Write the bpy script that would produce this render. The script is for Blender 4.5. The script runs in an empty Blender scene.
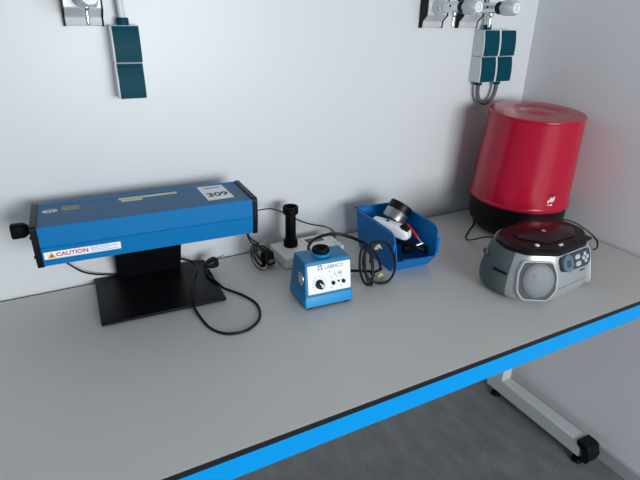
import bpy, bmesh, math, random
from mathutils import Vector, Matrix
random.seed(7)
S = bpy.context.scene
COL = S.collection
PI = math.pi
R = math.radians

# ------------------------------------------------------------------ camera
cam_d = bpy.data.cameras.new('camera')
cam_d.sensor_width = 36.0
cam_d.lens = 511.0 * 36.0 / 640.0
cam_d.clip_start = 0.02
cam = bpy.data.objects.new('camera', cam_d)
COL.objects.link(cam)
cr = Vector((0.8831637, -0.4687076, 0.0183076))
cu = Vector((0.1763030, 0.3678615, 0.9130144))
cf = Vector((0.4346714, 0.8031134, -0.4075164))
mw = Matrix((cr, cu, -cf)).transposed().to_4x4()
mw.translation = Vector((-1.50522, -1.30190, 1.40252))
cam.matrix_world = mw
S.camera = cam

# ------------------------------------------------------------------ world, window light, exposure
w = bpy.data.worlds.new('room_ambient')
S.world = w
w.use_nodes = True
bg = w.node_tree.nodes['Background']
bg.inputs['Color'].default_value = (0.80, 0.90, 1.0, 1)
bg.inputs['Strength'].default_value = 0.31


def area(name, loc, target, sx, sy, power, col):
    d = bpy.data.lights.new(name, 'AREA')
    d.shape = 'RECTANGLE'
    d.size = sx
    d.size_y = sy
    d.energy = power
    d.color = col
    o = bpy.data.objects.new(name, d)
    COL.objects.link(o)
    o.location = loc
    o.rotation_euler = (Vector(target) - Vector(loc)).to_track_quat('-Z', 'Y').to_euler()
    return o


area('window_daylight', (-0.75, -3.6, 1.34), (-0.8, 0.0, 0.95), 1.5, 1.0, 84, (0.93, 0.97, 1.0))
S.view_settings.view_transform = 'Standard'
S.view_settings.look = 'None'
S.view_settings.gamma = 1.0
S.view_settings.use_curve_mapping = False
S.view_settings.exposure = 0.14


# ------------------------------------------------------------------ materials
def rgb(r, g, b):
    f = lambda c: (c / 255.0) / 12.92 if c / 255.0 <= 0.04045 else ((c / 255.0 + 0.055) / 1.055) ** 2.4
    return (f(r), f(g), f(b), 1.0)


def mat(name, col, rough=0.5, metal=0.0, noise=0.04, scale=40.0, bump=0.0, coat=0.0, col2=None, trans=0.0, spec=None):
    m = bpy.data.materials.new(name)
    m.use_nodes = True
    nt = m.node_tree
    b = nt.nodes['Principled BSDF']
    b.inputs['Roughness'].default_value = rough
    b.inputs['Metallic'].default_value = metal
    b.inputs['Coat Weight'].default_value = coat
    b.inputs['Transmission Weight'].default_value = trans
    if spec is not None:
        b.inputs['Specular IOR Level'].default_value = spec
    tc = nt.nodes.new('ShaderNodeTexCoord')
    nz = nt.nodes.new('ShaderNodeTexNoise')
    nz.inputs['Scale'].default_value = scale
    nz.inputs['Detail'].default_value = 5
    nt.links.new(tc.outputs['Object'], nz.inputs['Vector'])
    mx = nt.nodes.new('ShaderNodeMix')
    mx.data_type = 'RGBA'
    a = tuple(max(0, c * (1 - noise)) for c in col[:3]) + (1,)
    c2 = col2 if col2 else tuple(min(1, c * (1 + noise)) for c in col[:3]) + (1,)
    mx.inputs[6].default_value = a
    mx.inputs[7].default_value = c2
    nt.links.new(nz.outputs['Fac'], mx.inputs[0])
    nt.links.new(mx.outputs[2], b.inputs['Base Color'])
    if bump > 0:
        bp = nt.nodes.new('ShaderNodeBump')
        bp.inputs['Strength'].default_value = bump
        bp.inputs['Distance'].default_value = 0.002
        nt.links.new(nz.outputs['Fac'], bp.inputs['Height'])
        nt.links.new(bp.outputs['Normal'], b.inputs['Normal'])
    return m


M = {}
M['wall'] = mat('white_wall_panel', (0.62, 0.64, 0.65, 1), 0.38, noise=0.015, scale=3)
M['wall_r'] = mat('pale_grey_plaster', (0.72, 0.73, 0.745, 1), 0.6, noise=0.03, scale=5, bump=0.05)
M['skirt'] = mat('grey_baseboard_vinyl', (0.40, 0.42, 0.44, 1), 0.5)
M['worktop'] = mat('grey_laminate', (0.53, 0.522, 0.495, 1), 0.38, noise=0.035, scale=9)
M['worktop_edge'] = mat('black_laminate_core', (0.007, 0.008, 0.009, 1), 0.5, spec=0.25)
M['blue_rail'] = mat('bright_blue_rail_paint', (0.0, 0.26, 0.64, 1), 0.45, spec=0.15)
M['leg_paint'] = mat('light_grey_leg_paint', (0.52, 0.54, 0.55, 1), 0.4)
M['black'] = mat('black_plastic', (0.003, 0.0035, 0.0045, 1), 0.42, noise=0.2, spec=0.2)
M['black_matte'] = mat('black_rubber', (0.002, 0.002, 0.003, 1), 0.55, noise=0.2, spec=0.12)
M['black_sheet'] = mat('black_painted_steel', (0.004, 0.0045, 0.006, 1), 0.4, noise=0.15, spec=0.16)
M['cable'] = mat('black_cable', (0.004, 0.004, 0.005, 1), 0.4, spec=0.25)
M['laser_blue'] = mat('laser_housing_blue', (0.0, 0.150, 0.39, 1), 0.45, noise=0.03, spec=0.2)
M['laser_top'] = mat('laser_lid_sheen_blue', (0.028, 0.12, 0.24, 1), 0.5, noise=0.03, spec=0.3)  # housing blue greyed: the sheen of the top is put into the colour
M['mixer_blue'] = mat('mixer_blue', (0.008, 0.17, 0.34, 1), 0.42, spec=0.3)
M['mixer_low'] = mat('mixer_light_blue', (0.004, 0.25, 0.54, 1), 0.42, spec=0.3)
M['bin_blue'] = mat('storage_bin_blue', (0.0, 0.15, 0.44, 1), 0.42, spec=0.2)
M['white'] = mat('white_plastic', (0.75, 0.77, 0.78, 1), 0.4)
M['paper'] = mat('white_sticker', (0.80, 0.82, 0.84, 1), 0.5)
M['beige'] = mat('warm_grey_enamel', (0.80, 0.79, 0.73, 1), 0.45)
M['beige_light'] = mat('pale_enamel_edge', (0.88, 0.88, 0.86, 1), 0.45)
M['display'] = mat('dark_display_glass', (0.05, 0.075, 0.085, 1), 0.15)
M['ink'] = mat('black_ink', (0.01, 0.01, 0.012, 1), 0.6)
M['ink_grey'] = mat('grey_ink', (0.13, 0.14, 0.15, 1), 0.6)
M['ink_red'] = mat('red_ink', (0.55, 0.01, 0.02, 1), 0.6)
M['ink_blue'] = mat('pale_blue_ink', (0.25, 0.40, 0.60, 1), 0.6)
M['ink_yellow'] = mat('yellow_label', (0.50, 0.46, 0.10, 1), 0.5)
M['ink_pale'] = mat('pale_yellow_label', (0.60, 0.60, 0.32, 1), 0.5)
M['amber'] = mat('warning_amber', (0.72, 0.38, 0.03, 1), 0.5)
M['chrome'] = mat('chrome', (0.66, 0.68, 0.70, 1), 0.22, metal=1.0, noise=0.02)
M['steel'] = mat('brushed_steel', (0.62, 0.64, 0.67, 1), 0.36, metal=0.8, noise=0.03)
M['fitting'] = mat('tap_panel_grey', (0.66, 0.67, 0.70, 1), 0.32, metal=0.3)
M['knob_clear'] = mat('cloudy_clear_plastic', (0.72, 0.78, 0.79, 1), 0.18, noise=0.05, trans=0.35)
M['teal'] = mat('dark_teal_flap', (0.0, 0.050, 0.075, 1), 0.5, spec=0.1)
M['socket_white'] = mat('socket_housing_white', (0.60, 0.63, 0.66, 1), 0.4)
M['conduit'] = mat('grey_conduit', (0.12, 0.117, 0.115, 1), 0.55, spec=0.2)
M['red'] = mat('crimson_plastic', (0.40, 0.002, 0.026, 1), 0.20, noise=0.05, scale=6, spec=0.4)
M['red_bar'] = mat('red_handle', (0.50, 0.02, 0.03, 1), 0.45)
M['silver'] = mat('silver_radio_plastic', (0.36, 0.375, 0.385, 1), 0.34, metal=0.35)
M['silver_light'] = mat('light_silver_trim', (0.45, 0.46, 0.47, 1), 0.4, metal=0.1)
M['radio_side'] = mat('slate_radio_side', (0.085, 0.105, 0.11, 1), 0.5, spec=0.3)
M['radio_panel'] = mat('slate_radio_panel', (0.04, 0.055, 0.07, 1), 0.5, spec=0.2)
M['grille'] = mat('speaker_grille_grey', (0.17, 0.185, 0.20, 1), 0.55, metal=0.1, scale=500, noise=0.35, bump=0.3)
M['grille_dark'] = mat('speaker_surround_grey', (0.075, 0.083, 0.092, 1), 0.7, spec=0.15)
M['lid'] = mat('dark_glossy_lid', (0.006, 0.005, 0.006, 1), 0.38, noise=0.1, spec=0.2)
M['lid_door'] = mat('dark_lid_red_reflection', (0.020, 0.004, 0.008, 1), 0.26, spec=0.25)  # red tint stands in for the drum's reflection in the dark door
M['lcd'] = mat('blue_grey_display', (0.10, 0.14, 0.185, 1), 0.4, spec=0.3)
M['lcd_dark'] = mat('dark_display_window', (0.03, 0.06, 0.10, 1), 0.25)
M['tie'] = mat('beige_cable_tie', (0.48, 0.40, 0.20, 1), 0.6)
M['tie_yellow'] = mat('yellow_cable_tie', (0.50, 0.46, 0.12, 1), 0.6)
M['machined'] = mat('machined_metal', (0.30, 0.30, 0.30, 1), 0.32, metal=0.9)

# floor: mottled blue-grey linoleum with pale flecks
m = bpy.data.materials.new('marbled_linoleum')
m.use_nodes = True
nt = m.node_tree
b = nt.nodes['Principled BSDF']
b.inputs['Roughness'].default_value = 0.5
tc = nt.nodes.new('ShaderNodeTexCoord')
mp = nt.nodes.new('ShaderNodeMapping')
mp.inputs['Scale'].default_value = (2.0, 1.0, 1.0)
mp.inputs['Rotation'].default_value = (0, 0, R(18))
nt.links.new(tc.outputs['Object'], mp.inputs['Vector'])
n1 = nt.nodes.new('ShaderNodeTexNoise')
n1.inputs['Scale'].default_value = 10
n1.inputs['Detail'].default_value = 6
n2 = nt.nodes.new('ShaderNodeTexNoise')
n2.inputs['Scale'].default_value = 75
n2.inputs['Detail'].default_value = 4
nt.links.new(mp.outputs[0], n1.inputs['Vector'])
nt.links.new(mp.outputs[0], n2.inputs['Vector'])
c1 = nt.nodes.new('ShaderNodeValToRGB')
c1.color_ramp.elements[0].position = 0.35
c1.color_ramp.elements[0].color = (0.125, 0.135, 0.143, 1)
c1.color_ramp.elements[1].position = 0.68
c1.color_ramp.elements[1].color = (0.175, 0.185, 0.19, 1)
c2 = nt.nodes.new('ShaderNodeValToRGB')
c2.color_ramp.elements[0].position = 0.66
c2.color_ramp.elements[0].color = (0, 0, 0, 1)
c2.color_ramp.elements[1].position = 0.72
c2.color_ramp.elements[1].color = (1, 1, 1, 1)
nt.links.new(n1.outputs['Fac'], c1.inputs[0])
nt.links.new(n2.outputs['Fac'], c2.inputs[0])
mx = nt.nodes.new('ShaderNodeMix')
mx.data_type = 'RGBA'
nt.links.new(c2.outputs[0], mx.inputs[0])
nt.links.new(c1.outputs[0], mx.inputs[6])
mx.inputs[7].default_value = (0.36, 0.36, 0.35, 1)
nt.links.new(mx.outputs[2], b.inputs['Base Color'])
M['floor'] = m


# ------------------------------------------------------------------ mesh helpers
def obj(name, bm, material, parent=None, loc=(0, 0, 0), rot=(0, 0, 0), smooth=True, bevel=0.0, seg=2, label=None):
    me = bpy.data.meshes.new(name)
    bmesh.ops.recalc_face_normals(bm, faces=bm.faces)
    bm.to_mesh(me)
    bm.free()
    me.materials.append(material)
    o = bpy.data.objects.new(name, me)
    COL.objects.link(o)
    o.location = loc
    o.rotation_euler = rot
    if parent:
        o.parent = parent
    if smooth:
        for p in me.polygons:
            p.use_smooth = True
        try:
            me.set_sharp_from_angle(angle=R(35))
        except Exception:
            pass
    if bevel > 0:
        md = o.modifiers.new('bevel', 'BEVEL')
        md.width = bevel
        md.segments = seg
        md.limit_method = 'ANGLE'
        md.angle_limit = R(35)
    if label:
        o['label'] = label
    return o


def tag(o, label, cat, group=None):
    o['label'] = label
    o['category'] = cat
    if group:
        o['group'] = group
    return o


def thing(name, label, cat, loc=(0, 0, 0), rz=0.0, group=None):
    o = bpy.data.objects.new(name, None)
    o.empty_display_size = 0.05
    COL.objects.link(o)
    o.location = loc
    o.rotation_euler = (0, 0, rz)
    return tag(o, label, cat, group)


def struct(o):
    o['kind'] = 'structure'
    return o


def box(bm, x0, x1, y0, y1, z0, z1):
    vs = [bm.verts.new((x, y, z)) for z in (z0, z1) for (x, y) in ((x0, y0), (x1, y0), (x1, y1), (x0, y1))]
    for f in ((0, 1, 2, 3), (7, 6, 5, 4), (0, 4, 5, 1), (1, 5, 6, 2), (2, 6, 7, 3), (3, 7, 4, 0)):
        bm.faces.new([vs[i] for i in f])
    return bm


def B(*a):
    return box(bmesh.new(), *a)


def loft(rings, closed_ends=True, bm=None):
    bm = bm or bmesh.new()
    rr = [[bm.verts.new(p) for p in ring] for ring in rings]
    n = len(rr[0])
    for a, c in zip(rr[:-1], rr[1:]):
        for i in range(n):
            j = (i + 1) % n
            bm.faces.new((a[i], a[j], c[j], c[i]))
    if closed_ends:
        bm.faces.new(list(reversed(rr[0])))
        bm.faces.new(rr[-1])
    return bm


def prism(pts, axis, a, c, bm=None):
    """polygon of 2-D points extruded along an axis from a to c"""
    def P(p, t):
        if axis == 'x':
            return (t, p[0], p[1])
        if axis == 'y':
            return (p[0], t, p[1])
        return (p[0], p[1], t)
    return loft([[P(p, a) for p in pts], [P(p, c) for p in pts]], bm=bm)


def lathe(prof, n=40, bm=None, cap=True):
    """profile of (radius, z), closed rings about the z axis"""
    rings = [[(r * math.cos(2 * PI * i / n), r * math.sin(2 * PI * i / n), z) for i in range(n)] for r, z in prof]
    return loft(rings, closed_ends=cap, bm=bm)


def smooth_path(pts, sub=8, closed=False):
    P = [Vector(p) for p in pts]
    out = []
    n = len(P)
    for i in range(n if closed else n - 1):
        if closed:
            p0, p1, p2, p3 = P[(i - 1) % n], P[i], P[(i + 1) % n], P[(i + 2) % n]
        else:
            p0, p1, p2, p3 = P[max(i - 1, 0)], P[i], P[i + 1], P[min(i + 2, n - 1)]
        for k in range(sub):
            t = k / sub
            out.append(0.5 * ((2 * p1) + (p2 - p0) * t + (2 * p0 - 5 * p1 + 4 * p2 - p3) * t * t + (3 * p1 - p0 - 3 * p2 + p3) * t ** 3))
    if not closed:
        out.append(P[-1])
    return out


def tube(pts, r, n=10, sub=8, bm=None, raw=False):
    P = [Vector(p) for p in pts] if raw else smooth_path(pts, sub)
    rings = []
    up = None
    for i, p in enumerate(P):
        t = (P[min(i + 1, len(P) - 1)] - P[max(i - 1, 0)])
        if t.length < 1e-9:
            t = Vector((0, 0, 1))
        t.normalize()
        if up is None:
            up = t.orthogonal().normalized()
        else:
            up = (up - t * up.dot(t))
            if up.length < 1e-6:
                up = t.orthogonal()
            up.normalize()
        s = t.cross(up)
        rings.append([tuple(p + r * (math.cos(2 * PI * k / n) * up + math.sin(2 * PI * k / n) * s)) for k in range(n)])
    return loft(rings, bm=bm)


def rounded(pts, rad, n=4):
    """round the corners of a convex 2-D polygon"""
    out = []
    N = len(pts)
    for i in range(N):
        p = Vector(pts[i])
        a = Vector(pts[i - 1]) - p
        c = Vector(pts[(i + 1) % N]) - p
        ra = min(rad, a.length * 0.45)
        rc = min(rad, c.length * 0.45)
        A = p + a.normalized() * ra
        C = p + c.normalized() * rc
        for k in range(n + 1):
            t = k / n
            out.append(tuple((1 - t) ** 2 * A + 2 * t * (1 - t) * p + t * t * C))
    return out


def rrect(w_, h_, r, n=4):
    return rounded([(-w_ / 2, -h_ / 2), (w_ / 2, -h_ / 2), (w_ / 2, h_ / 2), (-w_ / 2, h_ / 2)], r, n)


def text(name, s, size, loc, rot, material, parent, ext=0.0002, sx=1.0, bold=0.0):
    cu_ = bpy.data.curves.new(name, 'FONT')
    cu_.body = s
    cu_.size = size
    cu_.extrude = ext
    cu_.offset = bold
    cu_.align_x = 'CENTER'
    cu_.align_y = 'CENTER'
    tmp = bpy.data.objects.new(name, cu_)
    COL.objects.link(tmp)
    bpy.context.view_layer.update()
    dg = bpy.context.evaluated_depsgraph_get()
    me = bpy.data.meshes.new_from_object(tmp.evaluated_get(dg))
    bpy.data.objects.remove(tmp)
    me.name = name
    me.materials.clear()
    me.materials.append(material)
    o = bpy.data.objects.new(name, me)
    COL.objects.link(o)
    o.location = loc
    o.rotation_euler = rot
    o.scale = (sx, 1, 1)
    o.parent = parent
    return o


# ------------------------------------------------------------------ the room
struct(obj('floor', B(-3.2, 0.12, -4.6, 0.12, -0.05, 0.0), M['floor'], smooth=False))
struct(obj('wall_back', B(-3.2, 0.12, 0.0, 0.12, 0.0, 2.7), M['wall'], smooth=False))
struct(obj('wall_right', B(0.0, 0.12, -4.6, 0.0, 0.0, 2.7), M['wall_r'], smooth=False))
struct(obj('baseboard_right', prism([(-0.009, 0.0), (-0.009, 0.048), (-0.005, 0.055), (0, 0.055), (0, 0)], 'y', -4.6, 0.0), M['skirt'], smooth=False))

# ------------------------------------------------------------------ lab bench
T = 0.75
D = 0.701
bench = thing('lab_bench', 'long grey-topped lab bench with a bright blue front rail, standing against the walls', 'table', (-1.3, -D / 2, 0))
X0, X1 = -1.3, 1.294
bench_top = obj('worktop', B(X0, X1, -D / 2, D / 2 - 0.005, T - 0.012, T), M['worktop_edge'], bench, smooth=False, label='black core of the worktop showing as a dark edge')
obj('surface_layer', B(X0 + 0.0006, X1 - 0.0030, -D / 2 + 0.0012, D / 2 - 0.0095, T - 0.0005, T + 0.0006), M['worktop'], bench_top, smooth=False, label='pale grey worktop surface')
obj('front_rail', B(X0, X1, -D / 2, -D / 2 + 0.022, T - 0.056, T - 0.0121), M['blue_rail'], bench, smooth=False, label='bright blue front rail')
obj('rear_rail', B(X0 + 0.1, X1 - 0.02, D / 2 - 0.06, D / 2 - 0.03, T - 0.062, T - 0.0121), M['leg_paint'], bench, smooth=False)


def bench_leg(x0):
    f = obj('leg', B(x0, x0 + 0.05, 0.123, 0.173, 0.085, T - 0.0125), M['leg_paint'], bench, bevel=0.003)
    obj('foot_bar', B(x0 - 0.001, x0 + 0.051, -0.235, 0.196, 0.028, 0.09), M['leg_paint'], f, bevel=0.006, seg=3)
    obj('cross_arm', B(x0 + 0.002, x0 + 0.048, -0.325, 0.26, T - 0.058, T - 0.013), M['leg_paint'], f, bevel=0.003)
    prof = [(-0.268, 0.030), (-0.273, 0.055), (-0.262, 0.090), (-0.250, 0.096), (-0.218, 0.096), (-0.218, 0.080), (-0.240, 0.064), (-0.248, 0.024), (-0.262, 0.024)]
    obj('end_cap', prism(prof, 'x', x0 - 0.004, x0 + 0.054), M['black'], f, bevel=0.003, label='black plastic end cap of the foot')
    for yy in (-0.226, 0.15):
        bm = lathe([(0.014, 0), (0.018, 0.003), (0.018, 0.010), (0.014, 0.016), (0.006, 0.017), (0.006, 0.030)], 24)
        obj('levelling_foot', bm, M['black_matte'], f, loc=(x0 + 0.012, yy, 0.0), label='black levelling foot')


bench_leg(1.3 - 0.098)
bench_leg(-1.2)

# ------------------------------------------------------------------ laser
laser = thing('laser', 'long blue laser box on a black stand at the left of the bench', 'laser', (-1.328, -0.122, T), R(-2.5))
obj('base_plate', B(-0.141, 0.144, -0.117, 0.113, 0.0045, 0.0115), M['black_sheet'], laser, bevel=0.0012, label='flat black steel base plate')
for sx_ in (-0.12, 0.12):
    for sy_ in (-0.09, 0.085):
        obj('rubber_foot', lathe([(0.009, 0.0), (0.009, 0.0046)], 16), M['black_matte'], laser, loc=(sx_, sy_, 0.0006))
neck = obj('neck', prism([(0.100, 0.010), (0.100, 0.016), (0.030, 0.160), (0.030, 0.1645), (0.020, 0.1645), (0.020, 0.158), (0.092, 0.010)], 'x', -0.086, 0.076), M['black_sheet'], laser, smooth=False, label='black upright sheet behind the base')
obj('neck_bracket', B(-0.086, 0.076, -0.070, 0.020, 0.1600, 0.1642), M['black_sheet'], neck)
ZB, ZG, ZT = 0.1640, 0.2065, 0.250
YF, YB = -0.105, 0.043
prof = [(YF + 0.005, ZB), (YF, ZG - 0.001), (YF + 0.0015, ZG), (YF, ZG + 0.001), (YF, ZT), (YF + 0.006, ZT), (YF + 0.007, ZT - 0.0012),
        (YB - 0.012, ZT - 0.0012), (YB - 0.011, ZT + 0.001), (YB, ZT + 0.001), (YB, ZG), (YB - 0.005, ZB)]
XL, XR = -0.2385, 0.2345
body = obj('housing', prism(prof, 'x', XL + 0.012, XR - 0.011), M['laser_blue'], laser, smooth=False)
obj('lid', B(XL + 0.012, XR - 0.011, YF + 0.0072, YB - 0.0122, ZT - 0.0012, ZT - 0.0002), M['laser_top'], body, smooth=False, label='blue top panel, sheen painted in')
capp = rounded([(YF + 0.003, ZB - 0.003), (YF - 0.003, ZG), (YF - 0.003, ZT + 0.002), (YF + 0.002, ZT + 0.004), (YB + 0.001, ZT + 0.004), (YB + 0.003, ZT - 0.005), (YB + 0.003, ZG), (YB - 0.002, ZB - 0.003)], 0.006, 3)
capl = obj('end_cap', prism(capp, 'x', XL, XL + 0.0125), M['black'], laser, bevel=0.001, label='black left end cap')
for yy, zz in ((YF + 0.004, ZT - 0.02), (YF + 0.006, ZG - 0.02), (YB - 0.01, ZT - 0.01)):
    obj('screw', lathe([(0.003, 0), (0.0035, 0.002), (0.002, 0.003)], 10), M['black'], capl, loc=(XL + 0.0003, yy, zz), rot=(0, -PI / 2, 0))
obj('end_cap', prism(capp, 'x', XR - 0.0115, XR), M['black'], laser, bevel=0.001, label='black right end cap')
# key-like beam shutter knob on the left end
kn = loft([[(x, -0.020 + a * sy * 0.8, 0.219 + c * sz * 0.80) for a, c in rrect(1, 1, 0.3, 3)] for x, sy, sz in
           ((XL + 0.001, 0.015, 0.016), (XL - 0.008, 0.020, 0.020), (XL - 0.014, 0.028, 0.032), (XL - 0.018, 0.031, 0.038), (XL - 0.038, 0.032, 0.040), (XL - 0.042, 0.028, 0.036))])
obj('connector', kn, M['black_matte'], laser, bevel=0.001, label='black plug in the left end')
# stickers
SD = math.atan2(0.005, ZG - ZB)      # lean of the lower front face


def front_pt(s):                       # s = 0 at the groove, 1 at the bottom edge
    return YF + 0.005 * s - 0.0004, ZG + (ZB - ZG) * s


y_, z_ = front_pt(0.5)
NX, NZ = -math.cos(SD), -math.sin(SD)
bm = B(-0.0740, 0.0740, -0.0085, 0.0085, -0.0002, 0.0002)
RT = (PI / 2 + SD, 0, 0)
st = obj('caution_sticker', bm, M['paper'], laser, loc=(-0.149, y_ + 0.0001, z_ + 0.002), rot=RT, smooth=False, label='white caution sticker')
tri = bmesh.new()
prism([(-0.0082, -0.0062), (0.0082, -0.0062), (0, 0.0075)], 'z', 0.0002, 0.0004, tri)
wt = obj('warning_triangle', tri, M['amber'], st, loc=(-0.060, -0.0003, 0), smooth=False)
tri = bmesh.new()
for a in range(8):
    c_, s_ = math.cos(a * PI / 4), math.sin(a * PI / 4)
    loft([[(0.0006 * s_, -0.0018 - 0.0006 * c_, z), (0.0030 * c_ + 0.0006 * s_, -0.0018 + 0.0030 * s_ - 0.0006 * c_, z), (0.0030 * c_ - 0.0006 * s_, -0.0018 + 0.0030 * s_ + 0.0006 * c_, z)] for z in (0.0004, 0.0006)], bm=tri)
obj('beam_symbol', tri, M['ink'], st, loc=(-0.060, -0.0003, 0), smooth=False)
text('lettering', 'CAUTION', 0.0128, (-0.0210, 0.0, 0.0003), (0, 0, 0), M['ink_red'], st, sx=1.06, bold=0.0003)
bm = bmesh.new()
for i, (a, c) in enumerate(((0.014, 0.050), (0.014, 0.068), (0.014, 0.052), (0.014, 0.068))):
    x = a
    while x < c:
        l = random.uniform(0.003, 0.007)
        box(bm, x, min(x + l, c), 0.0058 - i * 0.0038, 0.0072 - i * 0.0038, 0.0002, 0.0004)
        x += l + 0.001
obj('small_print', bm, M['ink_blue'], st, smooth=False)
ns = obj('number_sticker', B(-0.031, 0.031, -0.052, 0.052, 0, 0.0004), M['paper'], laser, loc=(0.157, -0.019, ZT - 0.0002), rot=(0, 0, R(2)), smooth=False, label='white inventory sticker on the lid')
text('lettering', '309', 0.036, (0.001, -0.018, 0.0005), (0, 0, 0), M['ink'], ns, sx=0.95, bold=0.0008)
bm = bmesh.new()
x = -0.019
while x < 0.019:
    l = random.uniform(0.002, 0.005)
    box(bm, x, x + l, 0.030, 0.037, 0.0004, 0.0006)
    x += l + 0.0009
obj('small_print', bm, M['ink_grey'], ns, smooth=False)
# oval badge and yellowish labels on the lid
bm = bmesh.new()
for rx, ry, rx2, ry2 in ((0.0150, 0.0125, 0.0125, 0.0100),):
    n = 32
    o_ = [(rx * math.cos(2 * PI * i / n), ry * math.sin(2 * PI * i / n)) for i in range(n)]
    i_ = [(rx2 * math.cos(2 * PI * i / n), ry2 * math.sin(2 * PI * i / n)) for i in range(n)]
    vo = [bm.verts.new((a, c, 0.0004)) for a, c in o_]
    vi = [bm.verts.new((a, c, 0.0004)) for a, c in i_]
    for i in range(n):
        bm.faces.new((vo[i], vo[(i + 1) % n], vi[(i + 1) % n], vi[i]))
box(bm, -0.0115, -0.003, -0.0035, 0.0035, 0, 0.0004)
box(bm, -0.0015, 0.003, -0.006, 0.005, 0, 0.0004)
box(bm, 0.005, 0.0115, -0.003, 0.004, 0, 0.0004)
obj('oval_badge', bm, M['white'], laser, loc=(-0.202, -0.010, ZT - 0.0001), smooth=False, label='white oval badge')
bm = bmesh.new()
for i in range(3):
    x = -0.016
    while x < 0.016:
        l = random.uniform(0.003, 0.006)
        box(bm, x, x + l, 0.0085 - i * 0.010, 0.0125 - i * 0.010, 0, 0.0003)
        x += l + 0.0015
obj('small_print', bm, M['ink_yellow'], laser, loc=(-0.162, -0.003, ZT - 0.0001), smooth=False, label='small yellow print')
obj('warning_strip', B(-0.066, 0.066, -0.0065, 0.0065, 0, 0.0004), M['ink_pale'], laser, loc=(0.006, 0.014, ZT - 0.0002), smooth=False, label='long pale yellow strip')
obj('warning_strip', B(-0.023, 0.023, -0.006, 0.006, 0, 0.0004), M['ink_pale'], laser, loc=(-0.032, -0.001, ZT - 0.0002), smooth=False, label='short pale yellow strip')


def wcord(name, pts, r, parent, label=None, material=None, sub=8):
    """a cord given in room coordinates, parented to its (turned) thing"""
    bpy.context.view_layer.update()
    inv = parent.matrix_world.inverted()
    return obj(name, tube([inv @ Vector(p) for p in pts], r, 10, sub), material or M['cable'], parent, label=label)


def local(parent, p):
    bpy.context.view_layer.update()
    return parent.matrix_world.inverted() @ Vector(p)


cord = wcord('power_cord', [(-1.262, 0.0 - 0.030, 0.790), (-1.235, -0.035, 0.782), (-1.217, -0.045, 0.774), (-1.216, -0.070, 0.7665), (-1.237, -0.120, 0.7655), (-1.255, -0.184, 0.7655),
                            (-1.266, -0.230, 0.7660), (-1.270, -0.250, 0.758), (-1.268, -0.290, 0.7540), (-1.260, -0.345, 0.7538), (-1.235, -0.380, 0.7538), (-1.194, -0.388, 0.7538),
                            (-1.155, -0.364, 0.7538), (-1.135, -0.326, 0.7538), (-1.131, -0.285, 0.7538), (-1.146, -0.238, 0.7538), (-1.166, -0.203, 0.7538), (-1.180, -0.184, 0.757),
                            (-1.188, -0.165, 0.7645), (-1.196, -0.140, 0.7655), (-1.200, -0.105, 0.7665), (-1.196, -0.085, 0.776)], 0.0032, laser, label='black mains cord looped on the bench')


def frame(parent, p, d, upv=(0, 0, 1)):
    """rotation (in the parent's space) whose z axis runs along the room direction d"""
    bpy.context.view_layer.update()
    q = (parent.matrix_world.to_quaternion().inverted() @ Vector(d)).to_track_quat('Z', 'Y')
    return q.to_euler()


# mains plug at the end of that cord, lying against the base plate
pl = obj('plug', loft([[(a * s, c * s, z) for a, c in rrect(1, 1, 0.3, 3)] for s, z in ((0.008, 0), (0.012, 0.004), (0.019, 0.010), (0.025, 0.018), (0.027, 0.033), (0.025, 0.037))]),
         M['black'], cord, loc=local(laser, (-1.196, -0.086, 0.777)), rot=frame(laser, None, (0.95, 0.30, 0.04)), bevel=0.0008, label='black mains plug')
bm = bmesh.new()
for yy in (-0.0095, 0.0095):
    lathe([(0.0026, 0.036), (0.0026, 0.062), (0.001, 0.064)], 12, bm)
    for v in bm.verts:
        if abs(v.co.x) < 0.004 and abs(v.co.y) < 0.004:
            v.co.y += yy
prg = obj('prongs', bm, M['chrome'], cord, loc=local(laser, (-1.196, -0.086, 0.777)), rot=frame(laser, None, (0.95, 0.30, 0.04)), label='two steel plug pins')
wcord('signal_cable', [(-1.528, -0.120, 0.916), (-1.522, -0.085, 0.865), (-1.503, -0.040, 0.819), (-1.483, -0.026, 0.795), (-1.451, -0.014, 0.776), (-1.40, -0.007, 0.762), (-1.35, -0.0065, 0.757)], 0.0022, laser, label='thin black cable under the left end')

# coiled lead with adapter hanging from the right end of the laser
ad = thing('adapter_lead', 'coiled black lead with small power adapter, under the right end of the blue laser', 'cable', (-1.035, -0.125, T))
pts = [(-1.088, -0.135, 0.916), (-1.071, -0.080, 0.845), (-1.062, -0.085, 0.820)]
for k in range(5):
    for i in range(12):
        a = PI / 2 + 2 * PI * i / 12
        c = Vector((-1.060, -0.105, 0.788))
        rx, rz = 0.019 - 0.002 * k, 0.034 - 0.003 * k
        pts.append((c.x + rx * math.cos(a + 0.25 * (k % 2)) + 0.004 * k + 0.010 * (-math.sin(a) * 0.5 + 0.5), c.y - 0.012 * (1 - math.sin(a)) + 0.004 * k, c.z + rz * math.sin(a)))
wcord('lead', pts, 0.0021, ad, sub=4)
wcord('lead', [(-1.086, -0.133, 0.916), (-1.066, -0.078, 0.838), (-1.040, -0.068, 0.808), (-1.010, -0.062, 0.783), (-1.012, -0.078, 0.778), (-1.020, -0.092, 0.776)], 0.0021, ad)
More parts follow.
